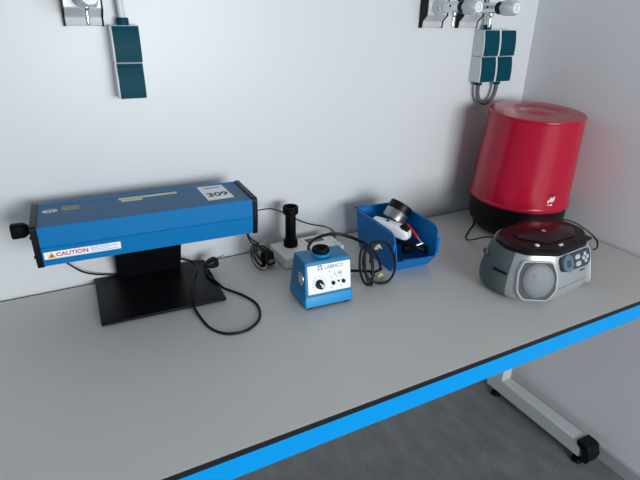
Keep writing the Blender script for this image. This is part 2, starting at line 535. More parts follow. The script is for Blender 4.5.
for p, s_, mt in (((-1.040, -0.103, 0.816), 0.0075, 'tie_yellow'), ((-1.047, -0.135, 0.760), 0.0060, 'tie_yellow')):
    bm = tube([(-s_, 0, 0), (0, -s_ * 0.7, s_ * 0.3), (s_, 0, 0), (0, s_ * 0.7, -s_ * 0.3), (-s_, 0, 0)], 0.0016, 6, 5)
    tube([(s_ * 0.8, -0.001, 0), (s_ * 1.3, -0.002, s_ * 0.9), (s_ * 1.2, -0.003, s_ * 1.6)], 0.0012, 6, 4, bm=bm)
    obj('cable_tie', bm, M[mt], ad, loc=local(ad, p), label='yellow twist tie')
adb = obj('adapter', loft([[(a * sx_, c * sy_, z) for a, c in rrect(1, 1, 0.2, 3)] for sx_, sy_, z in ((0.030, 0.020, 0), (0.034, 0.026, 0.003), (0.034, 0.026, 0.036), (0.028, 0.020, 0.040), (0.010, 0.010, 0.048))]),
          M['black'], ad, loc=local(ad, (-1.026, -0.124, 0.7575)), rot=(R(-22), R(8), R(25)), bevel=0.001, label='small black power adapter')
obj('rating_label', B(-0.011, 0.011, -0.0134, -0.0128, 0.008, 0.016), M['ink_grey'], adb, smooth=False)

# ------------------------------------------------------------------ beige instrument
inst = thing('photometer', 'low beige instrument box with an upright black tube, behind the small blue mixer', 'instrument', (-0.899, -0.100, T))
obj('underside', B(-0.088, 0.088, -0.053, 0.052, 0.0006, 0.004), M['black_matte'], inst)
obj('case', B(-0.092, 0.092, -0.057, 0.056, 0.0035, 0.034), M['beige'], inst, bevel=0.002)
obj('top_panel', B(0.0, 0.084, -0.050, 0.051, 0.034, 0.0352), M['beige'], inst, smooth=False)
obj('edge_rail', B(0.084, 0.092, -0.0565, 0.0555, 0.034, 0.0385), M['beige_light'], inst, smooth=False, label='bright raised edge at the right end')
obj('display_window', prism([(0.010, 0.008), (0.064, 0.008), (0.064, 0.036), (0.010, 0.036)], 'z', 0.0352, 0.0360), M['display'], inst, smooth=False, label='dark display window')
tb = [(0.0200, 0.0), (0.0205, 0.002), (0.0205, 0.016), (0.019, 0.019), (0.0152, 0.020), (0.0150, 0.096), (0.0190, 0.098), (0.0220, 0.101), (0.0220, 0.119), (0.0205, 0.121), (0.0165, 0.121), (0.0155, 0.112)]
obj('eyepiece_tube', lathe(tb, 40), M['black_matte'], inst, loc=(-0.041, 0.020, 0.034), label='upright black tube with flared collars')
wcord('sensor_cable', [(-1.105, -0.140, 0.930), (-1.085, -0.125, 0.926), (-1.015, -0.075, 0.906), (-0.986, -0.060, 0.897), (-0.941, -0.032, 0.870), (-0.888, -0.020, 0.833), (-0.843, -0.015, 0.809), (-0.790, -0.012, 0.790),
                       (-0.765, -0.014, 0.775), (-0.760, -0.022, 0.764), (-0.775, -0.045, 0.7625), (-0.800, -0.050, 0.7640), (-0.810, -0.050, 0.7650)], 0.0018, inst, label='thin black cable arching behind the tube')

# ------------------------------------------------------------------ vortex mixer
mix = thing('vortex_mixer', 'small blue laboratory mixer with a white control panel and black rubber cup', 'mixer', (-0.970, -0.320, T), R(-4))
mix.scale = (1.04, 1.08, 1.19)
LX, LY, LZ = 0.0600, 0.052, 0.006
tpx, tpf, tpb, tz = 0.0575, -0.036, 0.047, 0.100
low = rrect(0.120, 0.104, 0.006)


def mring(z, grow=0.0):
    t = z / tz
    hx = 0.0605 + (0.0575 - 0.0605) * t + grow
    yf = -0.0520 + (-0.036 + 0.0520) * t - grow
    yb = 0.0520 + (0.027 - 0.0520) * t + grow
    return [(x, y, z) for x, y in rounded([(-hx, yf), (hx, yf), (hx, yb), (-hx, yb)], 0.004, 3)]


obj('housing', loft([mring(0.0275), mring(tz - 0.002), mring(tz, -0.0015)]), M['mixer_blue'], mix)
obj('lower_housing', loft([mring(0.006), mring(0.0255), mring(0.0275, -0.001)]), M['mixer_low'], mix, label='lighter blue lower band')
obj('underside', B(-0.058, 0.058, -0.049, 0.049, 0.0035, 0.0065), M['black_matte'], mix)
for sx_ in (-1, 1):
    for sy_ in (-1, 1):
        obj('rubber_foot', lathe([(0.0095, 0.0006), (0.010, 0.003), (0.009, 0.0065)], 18), M['black_matte'], mix, loc=(sx_ * 0.046, sy_ * 0.038, 0))
LEAN = math.atan2(0.016, 0.100)


def fpt(z, off=0.0006):
    return -0.0520 + 0.016 * z / tz - off


PR = (PI / 2 - LEAN, 0, 0)
pn = obj('control_panel', prism(rrect(0.107, 0.060, 0.001), 'z', -0.0003, 0.0004), M['paper'], mix, loc=(0.002, fpt(0.063), 0.063), rot=PR, smooth=False, label='white control panel')
text('lettering', 'LABINCO', 0.0108, (0.012, 0.0225, 0.0005), (0, 0, 0), M['ink_grey'], pn, sx=1.0)
text('lettering', 'L 46', 0.0105, (0.022, 0.0065, 0.0005), (0, 0, 0), M['ink_grey'], pn, sx=1.1)
bm = bmesh.new()
prism([(-0.0060, 0.0042), (-0.0010, 0.0042), (-0.0052, -0.0042), (0.0, -0.0042), (0.0, -0.0030), (-0.0030, -0.0030), (0.0012, 0.0054), (-0.0060, 0.0054)], 'z', 0, 0.0003, bm)
prism([(0.0015, 0.0054), (0.0068, 0.0054), (0.0068, 0.0042), (0.0040, 0.0040), (0.0072, -0.0042), (0.0020, -0.0042), (0.0020, -0.0030), (0.0050, -0.0028)], 'z', 0, 0.0003, bm)
obj('brand_mark', bm, M['ink'], pn, loc=(-0.0240, 0.0235, 0.0004), smooth=False, label='small black angular mark')
bm = bmesh.new()
for i in range(11):
    a = R(-225 + 27 * i) + PI
    cx_, cy_ = 0.0170 * math.cos(a), 0.0155 * math.sin(a)
    box(bm, cx_ - 0.0009, cx_ + 0.0009, cy_ - 0.0007, cy_ + 0.0007, 0, 0.0002)
for cx_, cy_ in ((0.031, 0.010), (0.046, 0.0095), (0.055, 0.010), (0.031, -0.012), (0.055, -0.012), (0.026, 0.022)):
    box(bm, cx_ - 0.0025, cx_ + 0.0025, cy_ - 0.0006, cy_ + 0.0006, 0, 0.0002)
obj('scale_marks', bm, M['ink_grey'], pn, loc=(-0.026, -0.0100, 0.0004), smooth=False)
kb = obj('speed_knob', lathe([(0.0098, 0), (0.0098, 0.003), (0.0082, 0.004), (0.0078, 0.013), (0.0070, 0.014)], 30), M['black'], pn, loc=(-0.0255, -0.0105, 0.0004), label='round black speed knob')
obj('pointer', B(-0.0009, 0.0012, -0.0070, 0.0072, 0.0138, 0.0146), M['white'], kb, rot=(0, 0, R(35)), smooth=False, label='white pointer line')
obj('knob_cap', lathe([(0.0040, 0.0138), (0.0035, 0.0146)], 20), M['steel'], kb, loc=(0.0022, -0.0005, 0))
for x_ in (0.009, 0.035):
    sw = obj('toggle_switch', lathe([(0.0042, 0), (0.0042, 0.003), (0.0030, 0.004)], 16), M['black'], pn, loc=(x_, -0.0130, 0.0004), label='small black toggle switch')
    obj('lever', tube([(0, 0, 0.002), (-0.0008, 0.002, 0.008), (-0.0016, 0.0042, 0.012)], 0.0015, 8, 4), M['black'], sw)
obj('indicator_lamp', lathe([(0.0022, 0), (0.0022, 0.002), (0.0012, 0.003)], 14), M['black'], pn, loc=(0.0225, -0.0108, 0.0004))
bm = lathe([(0.0145, -0.0005), (0.0145, 0.0008), (0.0130, 0.0014), (0.0060, 0.0014), (0.0055, 0.0025)], 30)
vs = obj('side_plate', bm, M['steel'], mix, loc=(-0.0600, -0.022, 0.062), rot=(0, -PI / 2 + R(1.5), 0), label='round metal plate on the side')
bm = bmesh.new()
for i in range(6):
    a = i * PI / 3
    box(bm, 0.0085 * math.cos(a) - 0.0012, 0.0085 * math.cos(a) + 0.0012, 0.0085 * math.sin(a) - 0.0012, 0.0085 * math.sin(a) + 0.0012, 0.0014, 0.0018)
obj('slots', bm, M['ink'], vs, smooth=False)
cup = obj('rubber_cup', lathe([(0.0150, 0.000), (0.0155, 0.004), (0.0190, 0.005), (0.0210, 0.008), (0.0212, 0.014), (0.0195, 0.017), (0.0165, 0.0175), (0.0135, 0.014), (0.0065, 0.009), (0.0015, 0.008)], 44),
          M['black_matte'], mix, loc=(-0.002, -0.002, tz + 0.0002), label='black rubber cup')
cup.scale = (0.98, 0.95, 0.80)
obj('collar', lathe([(0.0215, 0.0), (0.0215, 0.0035), (0.0190, 0.0050)], 40), M['mixer_low'], mix, loc=(-0.002, -0.002, tz - 0.0005), label='light blue collar under the cup')
mc = wcord('power_cord', [(-0.970, -0.268, 0.842), (-0.966, -0.244, 0.850), (-0.948, -0.224, 0.855), (-0.928, -0.208, 0.854), (-0.894, -0.200, 0.855), (-0.857, -0.200, 0.852), (-0.825, -0.215, 0.843), (-0.800, -0.240, 0.832),
                          (-0.790, -0.262, 0.825), (-0.800, -0.285, 0.820), (-0.822, -0.318, 0.812)], 0.0038, mix, label='thick black mains cord arching up')
loopA = [(-0.787, -0.303, 0.863), (-0.806, -0.304, 0.863), (-0.822, -0.307, 0.854), (-0.834, -0.310, 0.838), (-0.839, -0.315, 0.818), (-0.837, -0.320, 0.797), (-0.828, -0.325, 0.777), (-0.813, -0.331, 0.763), (-0.794, -0.334, 0.756),
         (-0.774, -0.334, 0.755), (-0.757, -0.331, 0.762), (-0.744, -0.325, 0.777), (-0.739, -0.318, 0.797), (-0.742, -0.311, 0.820), (-0.752, -0.307, 0.841), (-0.768, -0.304, 0.857)]
loopA = [(x - 0.009, y - 0.007, z) for x, y, z in loopA]
bpy.context.view_layer.update()
iv = mix.matrix_world.inverted()
bm = tube(smooth_path([iv @ Vector(p) for p in loopA + loopA[:1]], 6), 0.0030, 10, raw=True)
lb = [(-0.833, -0.306, 0.858), (-0.844, -0.308, 0.853), (-0.853, -0.313, 0.837), (-0.858, -0.320, 0.810), (-0.857, -0.327, 0.784), (-0.850, -0.333, 0.764), (-0.841, -0.336, 0.7555), (-0.829, -0.334, 0.757), (-0.821, -0.328, 0.776),
      (-0.817, -0.320, 0.801), (-0.818, -0.313, 0.829), (-0.823, -0.309, 0.848)]
tube(smooth_path([iv @ (Vector(p) + Vector((0.004, 0.004, 0))) for p in lb + lb[:1]], 6), 0.0030, 10, raw=True, bm=bm)
lc = [((-0.836 + (x + 0.836) * 0.55 + 0.006), y - 0.003, z - 0.001 if z > 0.77 else z + 0.002) for x, y, z in lb]
tube(smooth_path([iv @ Vector(p) for p in lc + lc[:1]], 6), 0.0030, 10, raw=True, bm=bm)
tube([iv @ Vector(p) for p in [(-0.812, -0.312, 0.846), (-0.800, -0.318, 0.820), (-0.790, -0.318, 0.792), (-0.785, -0.310, 0.776), (-0.772, -0.296, 0.772), (-0.768, -0.292, 0.766), (-0.782, -0.290, 0.762), (-0.805, -0.300, 0.764)]], 0.0030, bm=bm)
tube([iv @ Vector(p) for p in [(-0.905, -0.262, 0.775), (-0.880, -0.262, 0.772), (-0.850, -0.262, 0.766), (-0.815, -0.268, 0.760), (-0.790, -0.280, 0.758), (-0.800, -0.300, 0.762), (-0.812, -0.322, 0.772)]], 0.0034, bm=bm)
obj('cord_coil', bm, M['cable'], mix, label='black cord coil standing beside the blue bin')
for p, mt, s_ in (((-0.806, -0.320, 0.852), 'tie', 0.0070), ((-0.803, -0.337, 0.778), 'tie_yellow', 0.0055)):
    bm = tube([(-s_, 0, -s_ * 0.4), (-s_ * 0.3, -s_ * 0.6, s_ * 0.7), (s_ * 0.8, -s_ * 0.4, s_ * 0.4), (s_ * 0.4, s_ * 0.5, -s_ * 0.7), (-s_, 0, -s_ * 0.4)], 0.0027, 7, 5)
    tube([(s_ * 0.6, -s_ * 0.4, 0.001), (s_ * 1.1, -s_ * 0.5, -0.001), (s_ * 1.7, -s_ * 0.5, -s_ * 0.5)], 0.0013, 6, 4, bm=bm)
    tube([(-s_ * 0.2, -s_ * 0.5, 0.002), (s_ * 0.3, -s_ * 0.6, s_ * 0.8)], 0.0016, 6, 4, bm=bm)
    obj('cable_tie', bm, M[mt], mix, loc=local(mix, p), label='beige tie' if mt == 'tie' else 'yellow tie')

# ------------------------------------------------------------------ blue storage bin and what lies in it
bn = thing('storage_bin', 'open-fronted bright blue storage bin holding loose parts', 'bin', (-0.669, -0.203, T + 0.0006), R(-4))
bt, H = 0.0028, 0.123


def sheet(poly_a, poly_b):
    bm_ = bmesh.new()
    return loft([poly_a, poly_b], bm=bm_)


def side_wall(s):
    pts = [(0.090, 0.0), (0.101, H), (-0.096, H), (-0.108, H - 0.004), (-0.115, H - 0.013), (-0.119, H - 0.035), (-0.124, 0.055), (-0.124, 0.040), (-0.092, 0.0)]
    f = lambda z: s * (0.0600 + 0.0110 * z / H)
    pts = rounded(pts, 0.004, 2)
    return sheet([(f(z), y, z) for y, z in pts], [(f(z) - s * bt, y, z) for y, z in pts])


obj('side_wall', side_wall(-1), M['bin_blue'], bn)
obj('side_wall', side_wall(1), M['bin_blue'], bn)
obj('back_wall', sheet([(-0.0600, 0.092, 0), (0.0600, 0.092, 0), (0.0710, 0.103, H), (-0.0710, 0.103, H)], [(-0.0600, 0.089, 0), (0.0600, 0.089, 0), (0.0710, 0.100, H), (-0.0710, 0.100, H)]), M['bin_blue'], bn)
obj('front_wall', sheet([(-0.0600, -0.092, 0), (0.0600, -0.092, 0), (0.0635, -0.125, 0.043), (-0.0635, -0.125, 0.043)], [(-0.0600, -0.089, 0), (0.0600, -0.089, 0), (0.0635, -0.122, 0.043), (-0.0635, -0.122, 0.043)]), M['bin_blue'], bn)
obj('bottom', B(-0.0600, 0.0600, -0.092, 0.092, 0, bt), M['bin_blue'], bn)
bm = B(-0.0760, -0.0665, -0.094, 0.106, H - 0.0035, H)
box(bm, 0.0665, 0.0760, -0.094, 0.106, H - 0.0035, H)
box(bm, -0.0760, 0.0760, 0.0985, 0.1075, H - 0.0035, H)
obj('rim', bm, M['bin_blue'], bn, bevel=0.0008)
obj('front_rib', B(0.0690, 0.0745, -0.1200, -0.112, 0.046, H - 0.030), M['bin_blue'], bn, bevel=0.001)
obj('front_rib', B(-0.0745, -0.0690, -0.1200, -0.112, 0.046, H - 0.030), M['bin_blue'], bn, bevel=0.001)


def place(t, p, d, roll=0.0):
    q = Vector(d).to_track_quat('Z', 'Y').to_matrix().to_4x4() @ Matrix.Rotation(roll, 4, 'Z')
    t.rotation_euler = q.to_euler()
    t.location = p


# white hand-held device, lying diagonally with its rounded nose forward
dv = thing('handheld_device', 'white hand-held device with a dark window, lying in the blue storage bin', 'device', (-0.700, -0.215, 0.836))
place(dv, (-0.700, -0.176, 0.848), (0.46, -0.87, -0.12), 0.0)
dv.scale = (0.90, 0.95, 0.78)
# local z along the device; y towards up
sec = []
for z, w_, h_, dy in ((-0.030, 0.030, 0.018, -0.002), (-0.026, 0.036, 0.026, -0.001), (0.03, 0.044, 0.034, 0.0), (0.075, 0.046, 0.038, -0.001), (0.105, 0.045, 0.034, -0.003), (0.118, 0.038, 0.026, -0.005), (0.124, 0.026, 0.014, -0.007)):
    sec.append([(a, c + dy, z) for a, c in rrect(w_, h_, min(w_, h_) * 0.35, 4)])
obj('shell', loft(sec), M['white'], dv)
obj('window', prism(rounded([(-0.013, 0.084), (0.012, 0.082), (0.017, 0.100), (0.010, 0.117), (-0.012, 0.117), (-0.018, 0.100)], 0.004, 3), 'y', 0.004, 0.0172), M['black'], dv, label='dark window')
obj('slide_switch', B(-0.008, 0.004, 0.0165, 0.0195, 0.028, 0.034), M['black'], dv, bevel=0.0006, label='small dark slot on top')
# machined cylinder leaning on it
cy = thing('metal_cylinder', 'short metal cylinder with a black upper half, leaning in the blue storage bin', 'cylinder')
place(cy, (-0.660, -0.182, 0.852), (0.62, 0.08, 0.78), 0.0)
cy.scale = (1.30, 1.30, 1.24)
obj('lower_half', lathe([(0.0250, 0.0), (0.0262, 0.001), (0.0262, 0.0225), (0.0258, 0.0235)], 48), M['machined'], cy, label='bare metal lower half')
obj('upper_half', lathe([(0.0266, 0.0235), (0.0268, 0.0245), (0.0268, 0.0415), (0.0256, 0.0430), (0.0180, 0.0430), (0.0175, 0.0410)], 48), M['black'], cy, label='black upper half')
# red handled tool
rt = thing('red_handled_tool', 'tool with a red grip and black clamp, lying in the blue bin', 'tool')
place(rt, (-0.625, -0.205, 0.842), (0.05, -0.86, -0.40), 0)
obj('grip', lathe([(0.0035, 0), (0.0050, 0.002), (0.0056, 0.010), (0.0056, 0.050), (0.0048, 0.056), (0.0030, 0.058)], 20), M['red_bar'], rt, label='red grip')
obj('shaft', lathe([(0.0026, 0.056), (0.0026, 0.078)], 12), M['steel'], rt)
cl = thing('screw_clamp', 'black screw clamp with a round knob at the front of the blue bin', 'clamp', (-0.647, -0.274, 0.792))
bm = tube([(-0.030, 0.040, 0.020), (-0.010, 0.015, 0.017), (0.004, -0.004, 0.012), (0.022, -0.016, 0.004)], 0.0080, 10, 6)
obj('arm', bm, M['black'], cl)
obj('jaw', B(-0.026, 0.004, 0.004, 0.022, -0.012, 0.012), M['black'], cl, bevel=0.002)
obj('knob', lathe([(0.0070, -0.009), (0.0100, -0.006), (0.0100, 0.006), (0.0070, 0.009)], 24), M['black_matte'], cl, loc=(0.0310, -0.0165, 0.002), rot=(R(60), 0, R(35)), label='round black knob')
bm = lathe([(0.0030, 0), (0.0030, 0.020)], 12)
obj('screw', bm, M['chrome'], cl, loc=(0.000, -0.010, 0.018), rot=(R(10), R(75), 0), label='bright metal screw')
obj('card', B(-0.022, 0.022, -0.010, 0.010, 0, 0.001), M['paper'], None, loc=(-0.648, -0.268, T + 0.0055), rot=(0, R(0), R(-10)), smooth=False)
tag(bpy.data.objects['card'], 'small white card on the floor of the blue bin, under the clamp', 'card')

# ------------------------------------------------------------------ radio
rd = thing('cd_radio', 'silver portable CD radio with a dark lid, in front of the red container', 'radio', (-0.416, -0.504, T + 0.0006), R(6.0))
rd.scale = (0.96, 1.03, 1.00)
half = [(0.078, -0.100), (0.156, -0.046), (0.170, 0.010), (0.150, 0.072), (0.090, 0.100)]
outl = [(-x, y) for x, y in half][::-1] + half           # back-left ... front-left, front-right ... back-right
OUT = rounded(outl, 0.028, 5)
LV = [(0.000, 0.86), (0.004, 0.91), (0.016, 0.98), (0.036, 1.0), (0.062, 0.985), (0.090, 0.94), (0.118, 0.88), (0.132, 0.84)]


def rlv(s, z, oy=0.0):
    return [(x * s, y * s + oy, z) for x, y in OUT]


obj('body', loft([rlv(s, z) for z, s in LV]), M['silver'], rd)


def scale_at(z):
    for (z0, s0), (z1, s1) in zip(LV[:-1], LV[1:]):
        if z0 <= z <= z1:
            return s0 + (s1 - s0) * (z - z0) / (z1 - z0)
    return LV[-1][1]


def skin(zs, cond, off=0.0015, thick=0.004):
    """a panel that follows the body: columns of the outline that satisfy cond"""
    bm_ = bmesh.new()
    idx = [i for i, (x, y) in enumerate(OUT) if cond(x, y)]
    runs, run = [], [idx[0]]
    for i in idx[1:]:
        if i == run[-1] + 1:
            run.append(i)
        else:
            runs.append(run)
            run = [i]
    runs.append(run)
    for rn in runs:
        if len(rn) < 2:
            continue
        g = {}
        for k, z in enumerate(zs):
            s = scale_at(z)
            for i in rn:
                x, y = OUT[i]
                d = math.hypot(x, y)
                for lay, o_ in ((0, off), (1, off - thick)):
                    g[(i, k, lay)] = bm_.verts.new((x * s + x / d * o_, y * s + y / d * o_, z))
        for a, c in zip(rn[:-1], rn[1:]):
            for k in range(len(zs) - 1):
                bm_.faces.new((g[(a, k, 0)], g[(c, k, 0)], g[(c, k + 1, 0)], g[(a, k + 1, 0)]))
                bm_.faces.new((g[(a, k, 1)], g[(a, k + 1, 1)], g[(c, k + 1, 1)], g[(c, k, 1)]))
            for k in (0, len(zs) - 1):
                bm_.faces.new((g[(a, k, 0)], g[(a, k, 1)], g[(c, k, 1)], g[(c, k, 0)]))
        for i in (rn[0], rn[-1]):
            for k in range(len(zs) - 1):
                bm_.faces.new((g[(i, k, 0)], g[(i, k + 1, 0)], g[(i, k + 1, 1)], g[(i, k, 1)]))
    return bm_


ZS = [0.003, 0.010, 0.018, 0.036, 0.062, 0.090, 0.112, 0.131]
for nm, cnd in (('side_panel', lambda x, y: x < -0.125 and y > -0.030), ('side_panel', lambda x, y: x > 0.125 and y > -0.030)):
    sp = obj(nm, skin(ZS, cnd), M['radio_side'], rd, label='slate grey side panel')
    if cnd(-0.16, 0):
        obj('handle_slot', B(-0.1695, -0.1655, -0.022, 0.018, 0.072, 0.077), M['black'], sp, rot=(0, 0, 0), label='dark slot in the side')
obj('tone_knob', lathe([(0.008, -0.004), (0.009, 0.0), (0.009, 0.001), (0.008, 0.002)], 24), M['radio_side'], rd, loc=(-0.146, 0.062, 0.098), rot=(0, -PI / 2, R(-25)))


# speakers on the two angled front faces
def speaker(s):
    p0, p1 = Vector((0.078 * s, -0.100)), Vector((0.156 * s, -0.046))
    mid = (p0 + p1) / 2
    n = Vector((p1.y - p0.y, -(p1.x - p0.x)))
    if n.dot(mid) < 0:
        n = -n
    n.normalize()
    zc, tl = 0.066, R(12)
    mid = mid * 0.975
    root_loc = (mid.x - n.x * 0.004, mid.y - n.y * 0.004, zc)
    ang = math.atan2(n.y, n.x) + PI / 2
    rot = (PI / 2 - tl, 0, ang)
    oc = rounded([(-0.034, -0.053), (0.030, -0.053), (0.050, -0.026), (0.050, 0.014), (0.036, 0.048), (-0.038, 0.048), (-0.050, 0.018), (-0.050, -0.030)], 0.008, 3)
    bz = obj('speaker_bezel', loft([[(x, y, -0.012) for x, y in oc], [(x, y, 0.004) for x, y in oc], [(x * 0.95, y * 0.95, 0.007) for x, y in oc]]), M['silver_light'], rd, loc=root_loc, rot=rot, label='pale silver speaker surround')
    oc2 = [(x * 0.93, y * 0.94) for x, y in oc]
    obj('speaker_surround', loft([[(x, y, 0.004) for x, y in oc2], [(x * 0.98, y * 0.98, 0.0085) for x, y in oc2]]), M['grille_dark'], bz)
    dome = lathe([(0.0360, 0.006), (0.0355, 0.010), (0.0330, 0.0125), (0.0250, 0.0145), (0.0130, 0.0160), (0.002, 0.0165)], 48)
    bmesh.ops.transform(dome, matrix=Matrix.Diagonal((1.10, 1.22, 1.0, 1.0)), verts=dome.verts)
    obj('grille', dome, M['grille'], bz, label='rounded grey grille')
    obj('grille_boss', lathe([(0.009, 0.0145), (0.0075, 0.0165), (0.003, 0.0170)], 24), M['grille'], bz, loc=(-0.008, 0.010, 0))


speaker(-1)
speaker(1)
# control panel on the middle face
zc, tl = 0.103, R(24)
cp = rounded([(-0.056, -0.018), (0.050, -0.022), (0.066, -0.010), (0.068, 0.020), (-0.062, 0.020)], 0.012, 5)
yy = -0.100 * scale_at(0.103)
pnl = obj('control_panel', prism(cp, 'z', -0.010, 0.0022), M['radio_panel'], rd, loc=(-0.004, yy - 0.0045, zc), rot=(PI / 2 - R(22), 0, 0), bevel=0.001, label='dark slate control panel')
lc_ = obj('display', lathe([(0.0215, 0.002), (0.0215, 0.0042), (0.0195, 0.0048)], 36), M['lcd'], pnl, loc=(-0.034, 0.0, 0), label='round blue-grey display')
obj('readout', B(-0.010, 0.008, -0.009, 0.008, 0.0047, 0.0052), M['lcd_dark'], lc_, smooth=False)
for y_ in (-0.0085, 0.0085):
    bt_ = loft([[(x, y, 0.002) for x, y in rrect(0.021, 0.0115, 0.0055)], [(x, y, 0.0052) for x, y in rrect(0.021, 0.0115, 0.0055)], [(x * 0.8, y * 0.75, 0.0062) for x, y in rrect(0.021, 0.0115, 0.0055)]])
    obj('button', bt_, M['silver_light'], pnl, loc=(0.006, y_, 0), label='oval silver button')
for a in range(4):
    an = PI / 4 + a * PI / 2 + PI / 4
    obj('button', lathe([(0.0055, 0.002), (0.0052, 0.005), (0.0035, 0.0058)], 18), M['silver_light'], pnl, loc=(0.040 + 0.0088 * math.cos(an), 0.001 + 0.0088 * math.sin(an), 0), label='round silver button')
bm = B(-0.011, 0.011, -0.0013, 0.0013, 0, 0.0006)
obj('maker_badge', bm, M['ink'], rd, loc=(0.038, -0.1012 * scale_at(0.068), 0.0685), rot=(PI / 2 - R(10), 0, 0), smooth=False, label='tiny dark badge')
obj('seam', skin([0.0395, 0.0405], lambda x, y: y < -0.09 and x > -0.07, 0.0004, 0.002), M['grille_dark'], rd)
# lid
LZ0 = 0.127
lid_o = [(x * 0.82 - 0.009, y * 0.81 - 0.007) for x, y in outl]
LO = rounded(lid_o, 0.014, 4)
ld = obj('lid', loft([[(x, y, LZ0) for x, y in LO], [(x, y, LZ0 + 0.010) for x, y in LO], [(x * 0.95, y * 0.94, LZ0 + 0.0165) for x, y in LO]]), M['lid'], rd, label='dark glossy lid')
door = rounded([(x * 0.88 - 0.009, y * 0.85 - 0.007) for x, y in [(-0.066, -0.052), (0.060, -0.062), (0.116, -0.020), (0.098, 0.030), (0.046, 0.070), (-0.070, 0.070), (-0.104, 0.020)]], 0.010, 4)
dr = obj('disc_door', loft([[(x, y, LZ0 + 0.016) for x, y in door], [(x, y, LZ0 + 0.0195) for x, y in door], [(x * 0.94, y * 0.93, LZ0 + 0.0215) for x, y in door]]), M['lid_door'], ld, label='dark disc door, red reflection painted in')
obj('door_boss', lathe([(0.006, 0), (0.0045, 0.0012)], 16), M['steel'], dr, loc=(-0.005, -0.002, LZ0 + 0.0213))
obj('button', lathe([(0.0055, 0), (0.0055, 0.006), (0.004, 0.007)], 16), M['white'], ld, loc=(-0.098, -0.044, LZ0 + 0.014), label='small white button')
obj('knob_ring', lathe([(0.016, 0), (0.015, 0.004), (0.012, 0.005)], 24), M['black'], ld, loc=(-0.102, -0.038, LZ0 + 0.0125))
obj('button', loft([[(x, y, z) for x, y in rrect(0.014, 0.006, 0.002)] for z in (0, 0.003)]), M['white'], ld, loc=(-0.040, -0.071, LZ0 + 0.0155), label='small white rectangular button')
obj('release_catch', B(0.006, 0.076, -0.086, -0.070, LZ0 + 0.010, LZ0 + 0.018), M['black'], ld, bevel=0.002)
wcord('power_cord', [(-0.190, -0.072, 0.7535), (-0.238, -0.088, 0.7535), (-0.276, -0.128, 0.7535), (-0.330, -0.165, 0.7535), (-0.379, -0.202, 0.7535), (-0.393, -0.224, 0.755), (-0.398, -0.250, 0.766), (-0.404, -0.310, 0.800), (-0.408, -0.398, 0.830)], 0.0022, rd, label='black cord trailing behind on the left')
wcord('power_cord', [(-0.320, -0.396, 0.850), (-0.255, -0.376, 0.854), (-0.187, -0.390, 0.848), (-0.148, -0.408, 0.836), (-0.117, -0.431, 0.814), (-0.106, -0.458, 0.794), (-0.135, -0.484, 0.785), (-0.190, -0.500, 0.795), (-0.262, -0.488, 0.810)], 0.0024, rd, label='black cord looping at the right')

# ------------------------------------------------------------------ red container
rc = thing('red_container', 'tall crimson plastic drum with a black base, in the corner behind the radio', 'container', (-0.167, -0.198, T + 0.0006))
tilt = Vector((-0.0149, -0.0615, 1)).to_track_quat('Z', 'Y')
n_ = 72
bl = lathe([(0.108, 0.0), (0.114, 0.003), (0.132, 0.018), (0.144, 0.034), (0.149, 0.052), (0.150, 0.080), (0.151, 0.118)], n_)
base_ = obj('base', bl, M['black'], rc, label='black base')
dt = rc
q = Matrix.Translation((0, 0, 0.118)) @ tilt.to_matrix().to_4x4()
dm = lathe([(0.153, -0.006), (0.1565, -0.004), (0.1565, 0.001), (0.1540, 0.003), (0.1525, 0.008), (0.1400, 0.258), (0.1398, 0.262), (0.1412, 0.264), (0.1412, 0.268), (0.1395, 0.2705), (0.110, 0.2716), (0.062, 0.2722), (0.060, 0.2712), (0.046, 0.2712), (0.044, 0.2724), (0.004, 0.2730)], n_)
bmesh.ops.transform(dm, matrix=q, verts=dm.verts)
drum = obj('drum', dm, M['red'], rc)
# printed marks, low on the side that faces the bench front
e = q.to_euler()
bpy.context.view_layer.update()


def drum_pt(ang, h, off=0.0008):
    r_ = 0.1525 + (0.1400 - 0.1525) * (h - 0.008) / 0.25 + off
    return q @ Vector((r_ * math.cos(ang), r_ * math.sin(ang), h))


def drum_patch(a0, a1, h0, h1, bm_, n=5):
    va = [bm_.verts.new(drum_pt(a0 + (a1 - a0) * i / n, h0)) for i in range(n + 1)]
    vb = [bm_.verts.new(drum_pt(a0 + (a1 - a0) * i / n, h1)) for i in range(n + 1)]
    for i in range(n):
        bm_.faces.new((va[i], va[i + 1], vb[i + 1], vb[i]))


AC = R(-88)
bm = bmesh.new()
for a, c, h0, h1 in ((-5.2, -3.6, 0.030, 0.038), (-3.2, -2.8, 0.030, 0.043), (-2.4, -0.6, 0.033, 0.046), (-0.2, 0.3, 0.030, 0.046), (0.7, 2.2, 0.032, 0.047), (2.6, 3.4, 0.036, 0.050), (-5.0, -2.4, 0.022, 0.024), (-1.5, 1.6, 0.021, 0.025)):
    drum_patch(AC + R(a), AC + R(c), h0, h1, bm)
obj('printed_logo', bm, M['paper'], rc, smooth=False, label='small white printed mark')
bm = bmesh.new()
for a, c in ((-5.2, -3.4), (-3.1, -1.6), (-1.3, 0.6), (0.9, 2.4), (2.7, 4.6)):
    drum_patch(AC + R(a), AC + R(c), 0.053, 0.057, bm)
obj('printed_line', bm, M['ink'], rc, smooth=False, label='small dark printed line')

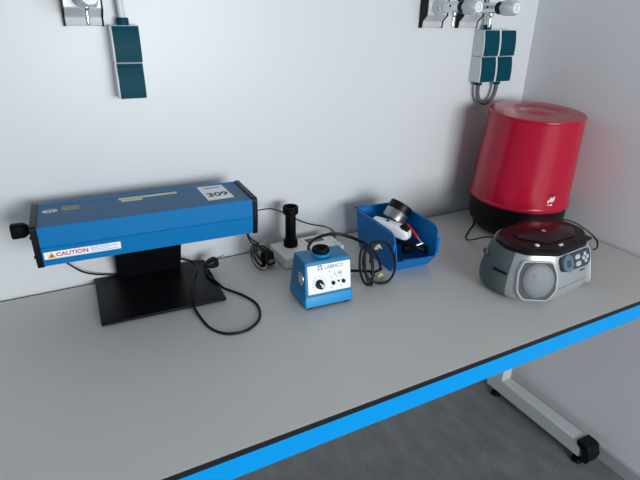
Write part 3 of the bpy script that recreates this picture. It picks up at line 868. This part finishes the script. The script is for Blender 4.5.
# ------------------------------------------------------------------ taps on the back wall
def tap_panel(x, label, group=None):
    t = thing('tap_panel', label, 'tap panel', (x, 0, 1.366), 0, group)
    prof = rounded([(-0.0005, 0.0), (-0.012, 0.0), (-0.014, 0.018), (-0.032, 0.034), (-0.034, 0.160), (-0.0005, 0.160)], 0.003, 2)
    obj('cover', prism(prof, 'x', -0.036, 0.036), M['fitting'], t)
    pc = [(-0.0004, -0.001), (-0.013, -0.001), (-0.0155, 0.017), (-0.0335, 0.033), (-0.0355, 0.161), (-0.0004, 0.161)]
    obj('end_cheek', prism(pc, 'x', -0.040, -0.036), M['black'], t, label='end side of the cover, shade painted black')  # left side of the cover, its shade put in as black
    obj('end_cheek', prism(pc, 'x', 0.036, 0.040), M['black'], t, label='end side of the cover, shade painted black')
    RX = (PI / 2, 0, 0)
    tp = obj('tap_body', lathe([(0.0190, 0.0), (0.0200, 0.003), (0.0185, 0.010), (0.0145, 0.016), (0.0120, 0.024), (0.0120, 0.027), (0.0150, 0.028), (0.0150, 0.031), (0.0120, 0.032), (0.0120, 0.034), (0.0150, 0.035), (0.0150, 0.038), (0.0140, 0.040), (0.0140, 0.098)], 36),
             M['chrome'], t, loc=(0, -0.034, 0.056), rot=RX, label='chrome tap body')
    obj('collar', lathe([(0.0150, 0), (0.0168, 0.001), (0.0168, 0.014), (0.0140, 0.016)], 30), M['black'], tp, loc=(0, 0, 0.096), label='black collar ring')
    hole = obj('grub_screw', lathe([(0.0035, 0), (0.003, 0.0012)], 14), M['black'], tp, loc=(-0.0138, 0.002, 0.066), rot=(0, -PI / 2, 0))
    # fluted knob
    rings = []
    n = 60
    for rr, z, fl in ((0.0125, 0.0, 0), (0.0170, 0.004, 0.001), (0.0190, 0.016, 0.0016), (0.0185, 0.034, 0.0018), (0.0160, 0.044, 0.0012), (0.0140, 0.047, 0.0), (0.0135, 0.0475, 0)):
        rings.append([((rr + fl * math.cos(6 * 2 * PI * i / n)) * math.cos(2 * PI * i / n), (rr + fl * math.cos(6 * 2 * PI * i / n)) * math.sin(2 * PI * i / n), z) for i in range(n)])
    kn_ = obj('knob', loft(rings), M['knob_clear'], tp, loc=(0, 0, 0.112), label='cloudy fluted plastic knob')
    kn_.scale = (1.08, 1.08, 1.05)
    bm_ = lathe([(0.0122, 0.0470), (0.0118, 0.0485), (0.0100, 0.0490)], 30)
    obj('knob_cap', bm_, M['white'], kn_)
    bm_ = bmesh.new()
    tube([(0.004, 0.005, 0), (-0.003, 0.006, 0), (-0.006, 0.0, 0), (-0.002, -0.006, 0), (0.005, -0.004, 0)], 0.0009, 6, 5, bm=bm_)
    tube([(0.001, 0.003, 0), (0.0035, 0.0, 0), (0.001, -0.002, 0)], 0.0008, 6, 4, bm=bm_)
    obj('mark', bm_, M['ink_blue'], kn_, loc=(0, 0, 0.0490), label='curled grey-blue mark')
    nz = obj('hose_nozzle', lathe([(0.0085, 0.004), (0.0085, -0.008), (0.0055, -0.010), (0.0042, -0.012), (0.0052, -0.016), (0.0038, -0.020), (0.0048, -0.025), (0.0036, -0.030), (0.0044, -0.034), (0.0030, -0.040)], 20),
             M['chrome'], tp, loc=(0, -0.0125, 0.068), rot=(-PI / 2, 0, 0), label='chrome hose nozzle pointing down')
    return t


def cp_tree(o, parent=None):
    c_ = o.copy()
    COL.objects.link(c_)
    c_.parent = parent
    for ch in list(o.children):
        cp_tree(ch, c_)
    return c_


t0 = tap_panel(-1.3935, 'grey panel with a chrome tap, on the wall above the single teal socket box', 'laboratory taps on the back wall')
bpy.context.view_layer.update()
for x_, lb_ in ((-0.4465, 'grey panel with a chrome tap and cloudy knob, left one of the right-hand pair'), (-0.3080, 'grey panel with chrome tap, right one of the pair above the double socket box')):
    c_ = cp_tree(t0)
    c_.location.x = x_
    c_['label'] = lb_


# ------------------------------------------------------------------ socket boxes with teal flaps
def flap_profile(z0, z1, d0, d1):
    pts = []
    for i in range(9):
        t_ = i / 8
        pts.append((-(d0 + (d1 - d0) * t_ + 0.0035 * math.sin(PI * t_)), z1 + (z0 - z1) * t_))
    return pts


def socket_box(x, zb, zt, wd, cols, label):
    t = thing('socket_box', label, 'socket box', (x, 0, zb))
    Hh = zt - zb
    hm = Hh / 2
    for k, (a, c) in enumerate(((hm + 0.0008, Hh), (0, hm - 0.0008))):
        fp = flap_profile(a, c, 0.041, 0.047)
        hs = obj('housing', prism([(-0.0005, c)] + fp + [(-0.0005, a)], 'x', -wd / 2, wd / 2), M['socket_white'], t)
        cw = wd / cols
        for j in range(cols):
            xa = -wd / 2 + j * cw + (0.0055 if j else 0.0035)
            xb = -wd / 2 + (j + 1) * cw - (0.0060 if j < cols - 1 else 0.0020)
            f2 = flap_profile(a + 0.001, c - 0.001, 0.0415, 0.0475)
            f3 = [(y - 0.0035, z) for y, z in f2]
            obj('flap', prism(f3 + f2[::-1], 'x', xa, xb), M['teal'], t, label='dark teal hinged flap')
            obj('hinge', tube([(xa + 0.002, -0.0455, c - 0.0075), (xb - 0.002, -0.0455, c - 0.0075)], 0.0016, 8, raw=True), M['teal'], t)
    return t


sb = socket_box(-1.3165, 1.214, 1.368, 0.0605, 1, 'single-width white wall socket box with two dark teal flaps, at the upper left')
obj('collar', lathe([(0.0130, 0), (0.0130, 0.014), (0.0115, 0.016)], 24), M['teal'], sb, loc=(0.000, -0.025, 0.1535), label='teal conduit collar')
obj('conduit', tube([(0.000, -0.025, 0.166), (-0.002, -0.025, 0.21), (-0.004, -0.025, 0.32)], 0.0075, 14, 4), M['socket_white'], sb, label='pale conduit going up')
sb2 = socket_box(-0.1960, 1.206, 1.361, 0.1350, 2, 'double-width wall socket box with four dark teal flaps, at the upper right')
obj('collar', lathe([(0.0120, 0), (0.0120, 0.013), (0.0105, 0.015)], 24), M['teal'], sb2, loc=(-0.040, -0.025, 0.1545), label='teal conduit collar')
obj('conduit', tube([(-0.040, -0.025, 0.166), (-0.040, -0.022, 0.20), (-0.040, -0.015, 0.32)], 0.0070, 14, 4), M['socket_white'], sb2, label='pale conduit going up')
for xx in (-0.046, 0.034):
    obj('collar', lathe([(0.0100, 0), (0.0120, 0.003), (0.0120, 0.012)], 24), M['teal'], sb2, loc=(xx, -0.025, -0.0115), label='teal conduit collar')
obj('conduit_loop', tube([(-0.046, -0.025, -0.009), (-0.045, -0.025, -0.032), (-0.034, -0.025, -0.058), (-0.006, -0.025, -0.070), (0.022, -0.025, -0.058), (0.033, -0.025, -0.032), (0.034, -0.025, -0.009)], 0.0068, 14, 8), M['conduit'], sb2, label='grey U-shaped conduit loop')

# stray objects made while building
for o in list(bpy.data.objects):
    if o.users_collection == () and o.parent is None:
        bpy.data.objects.remove(o)
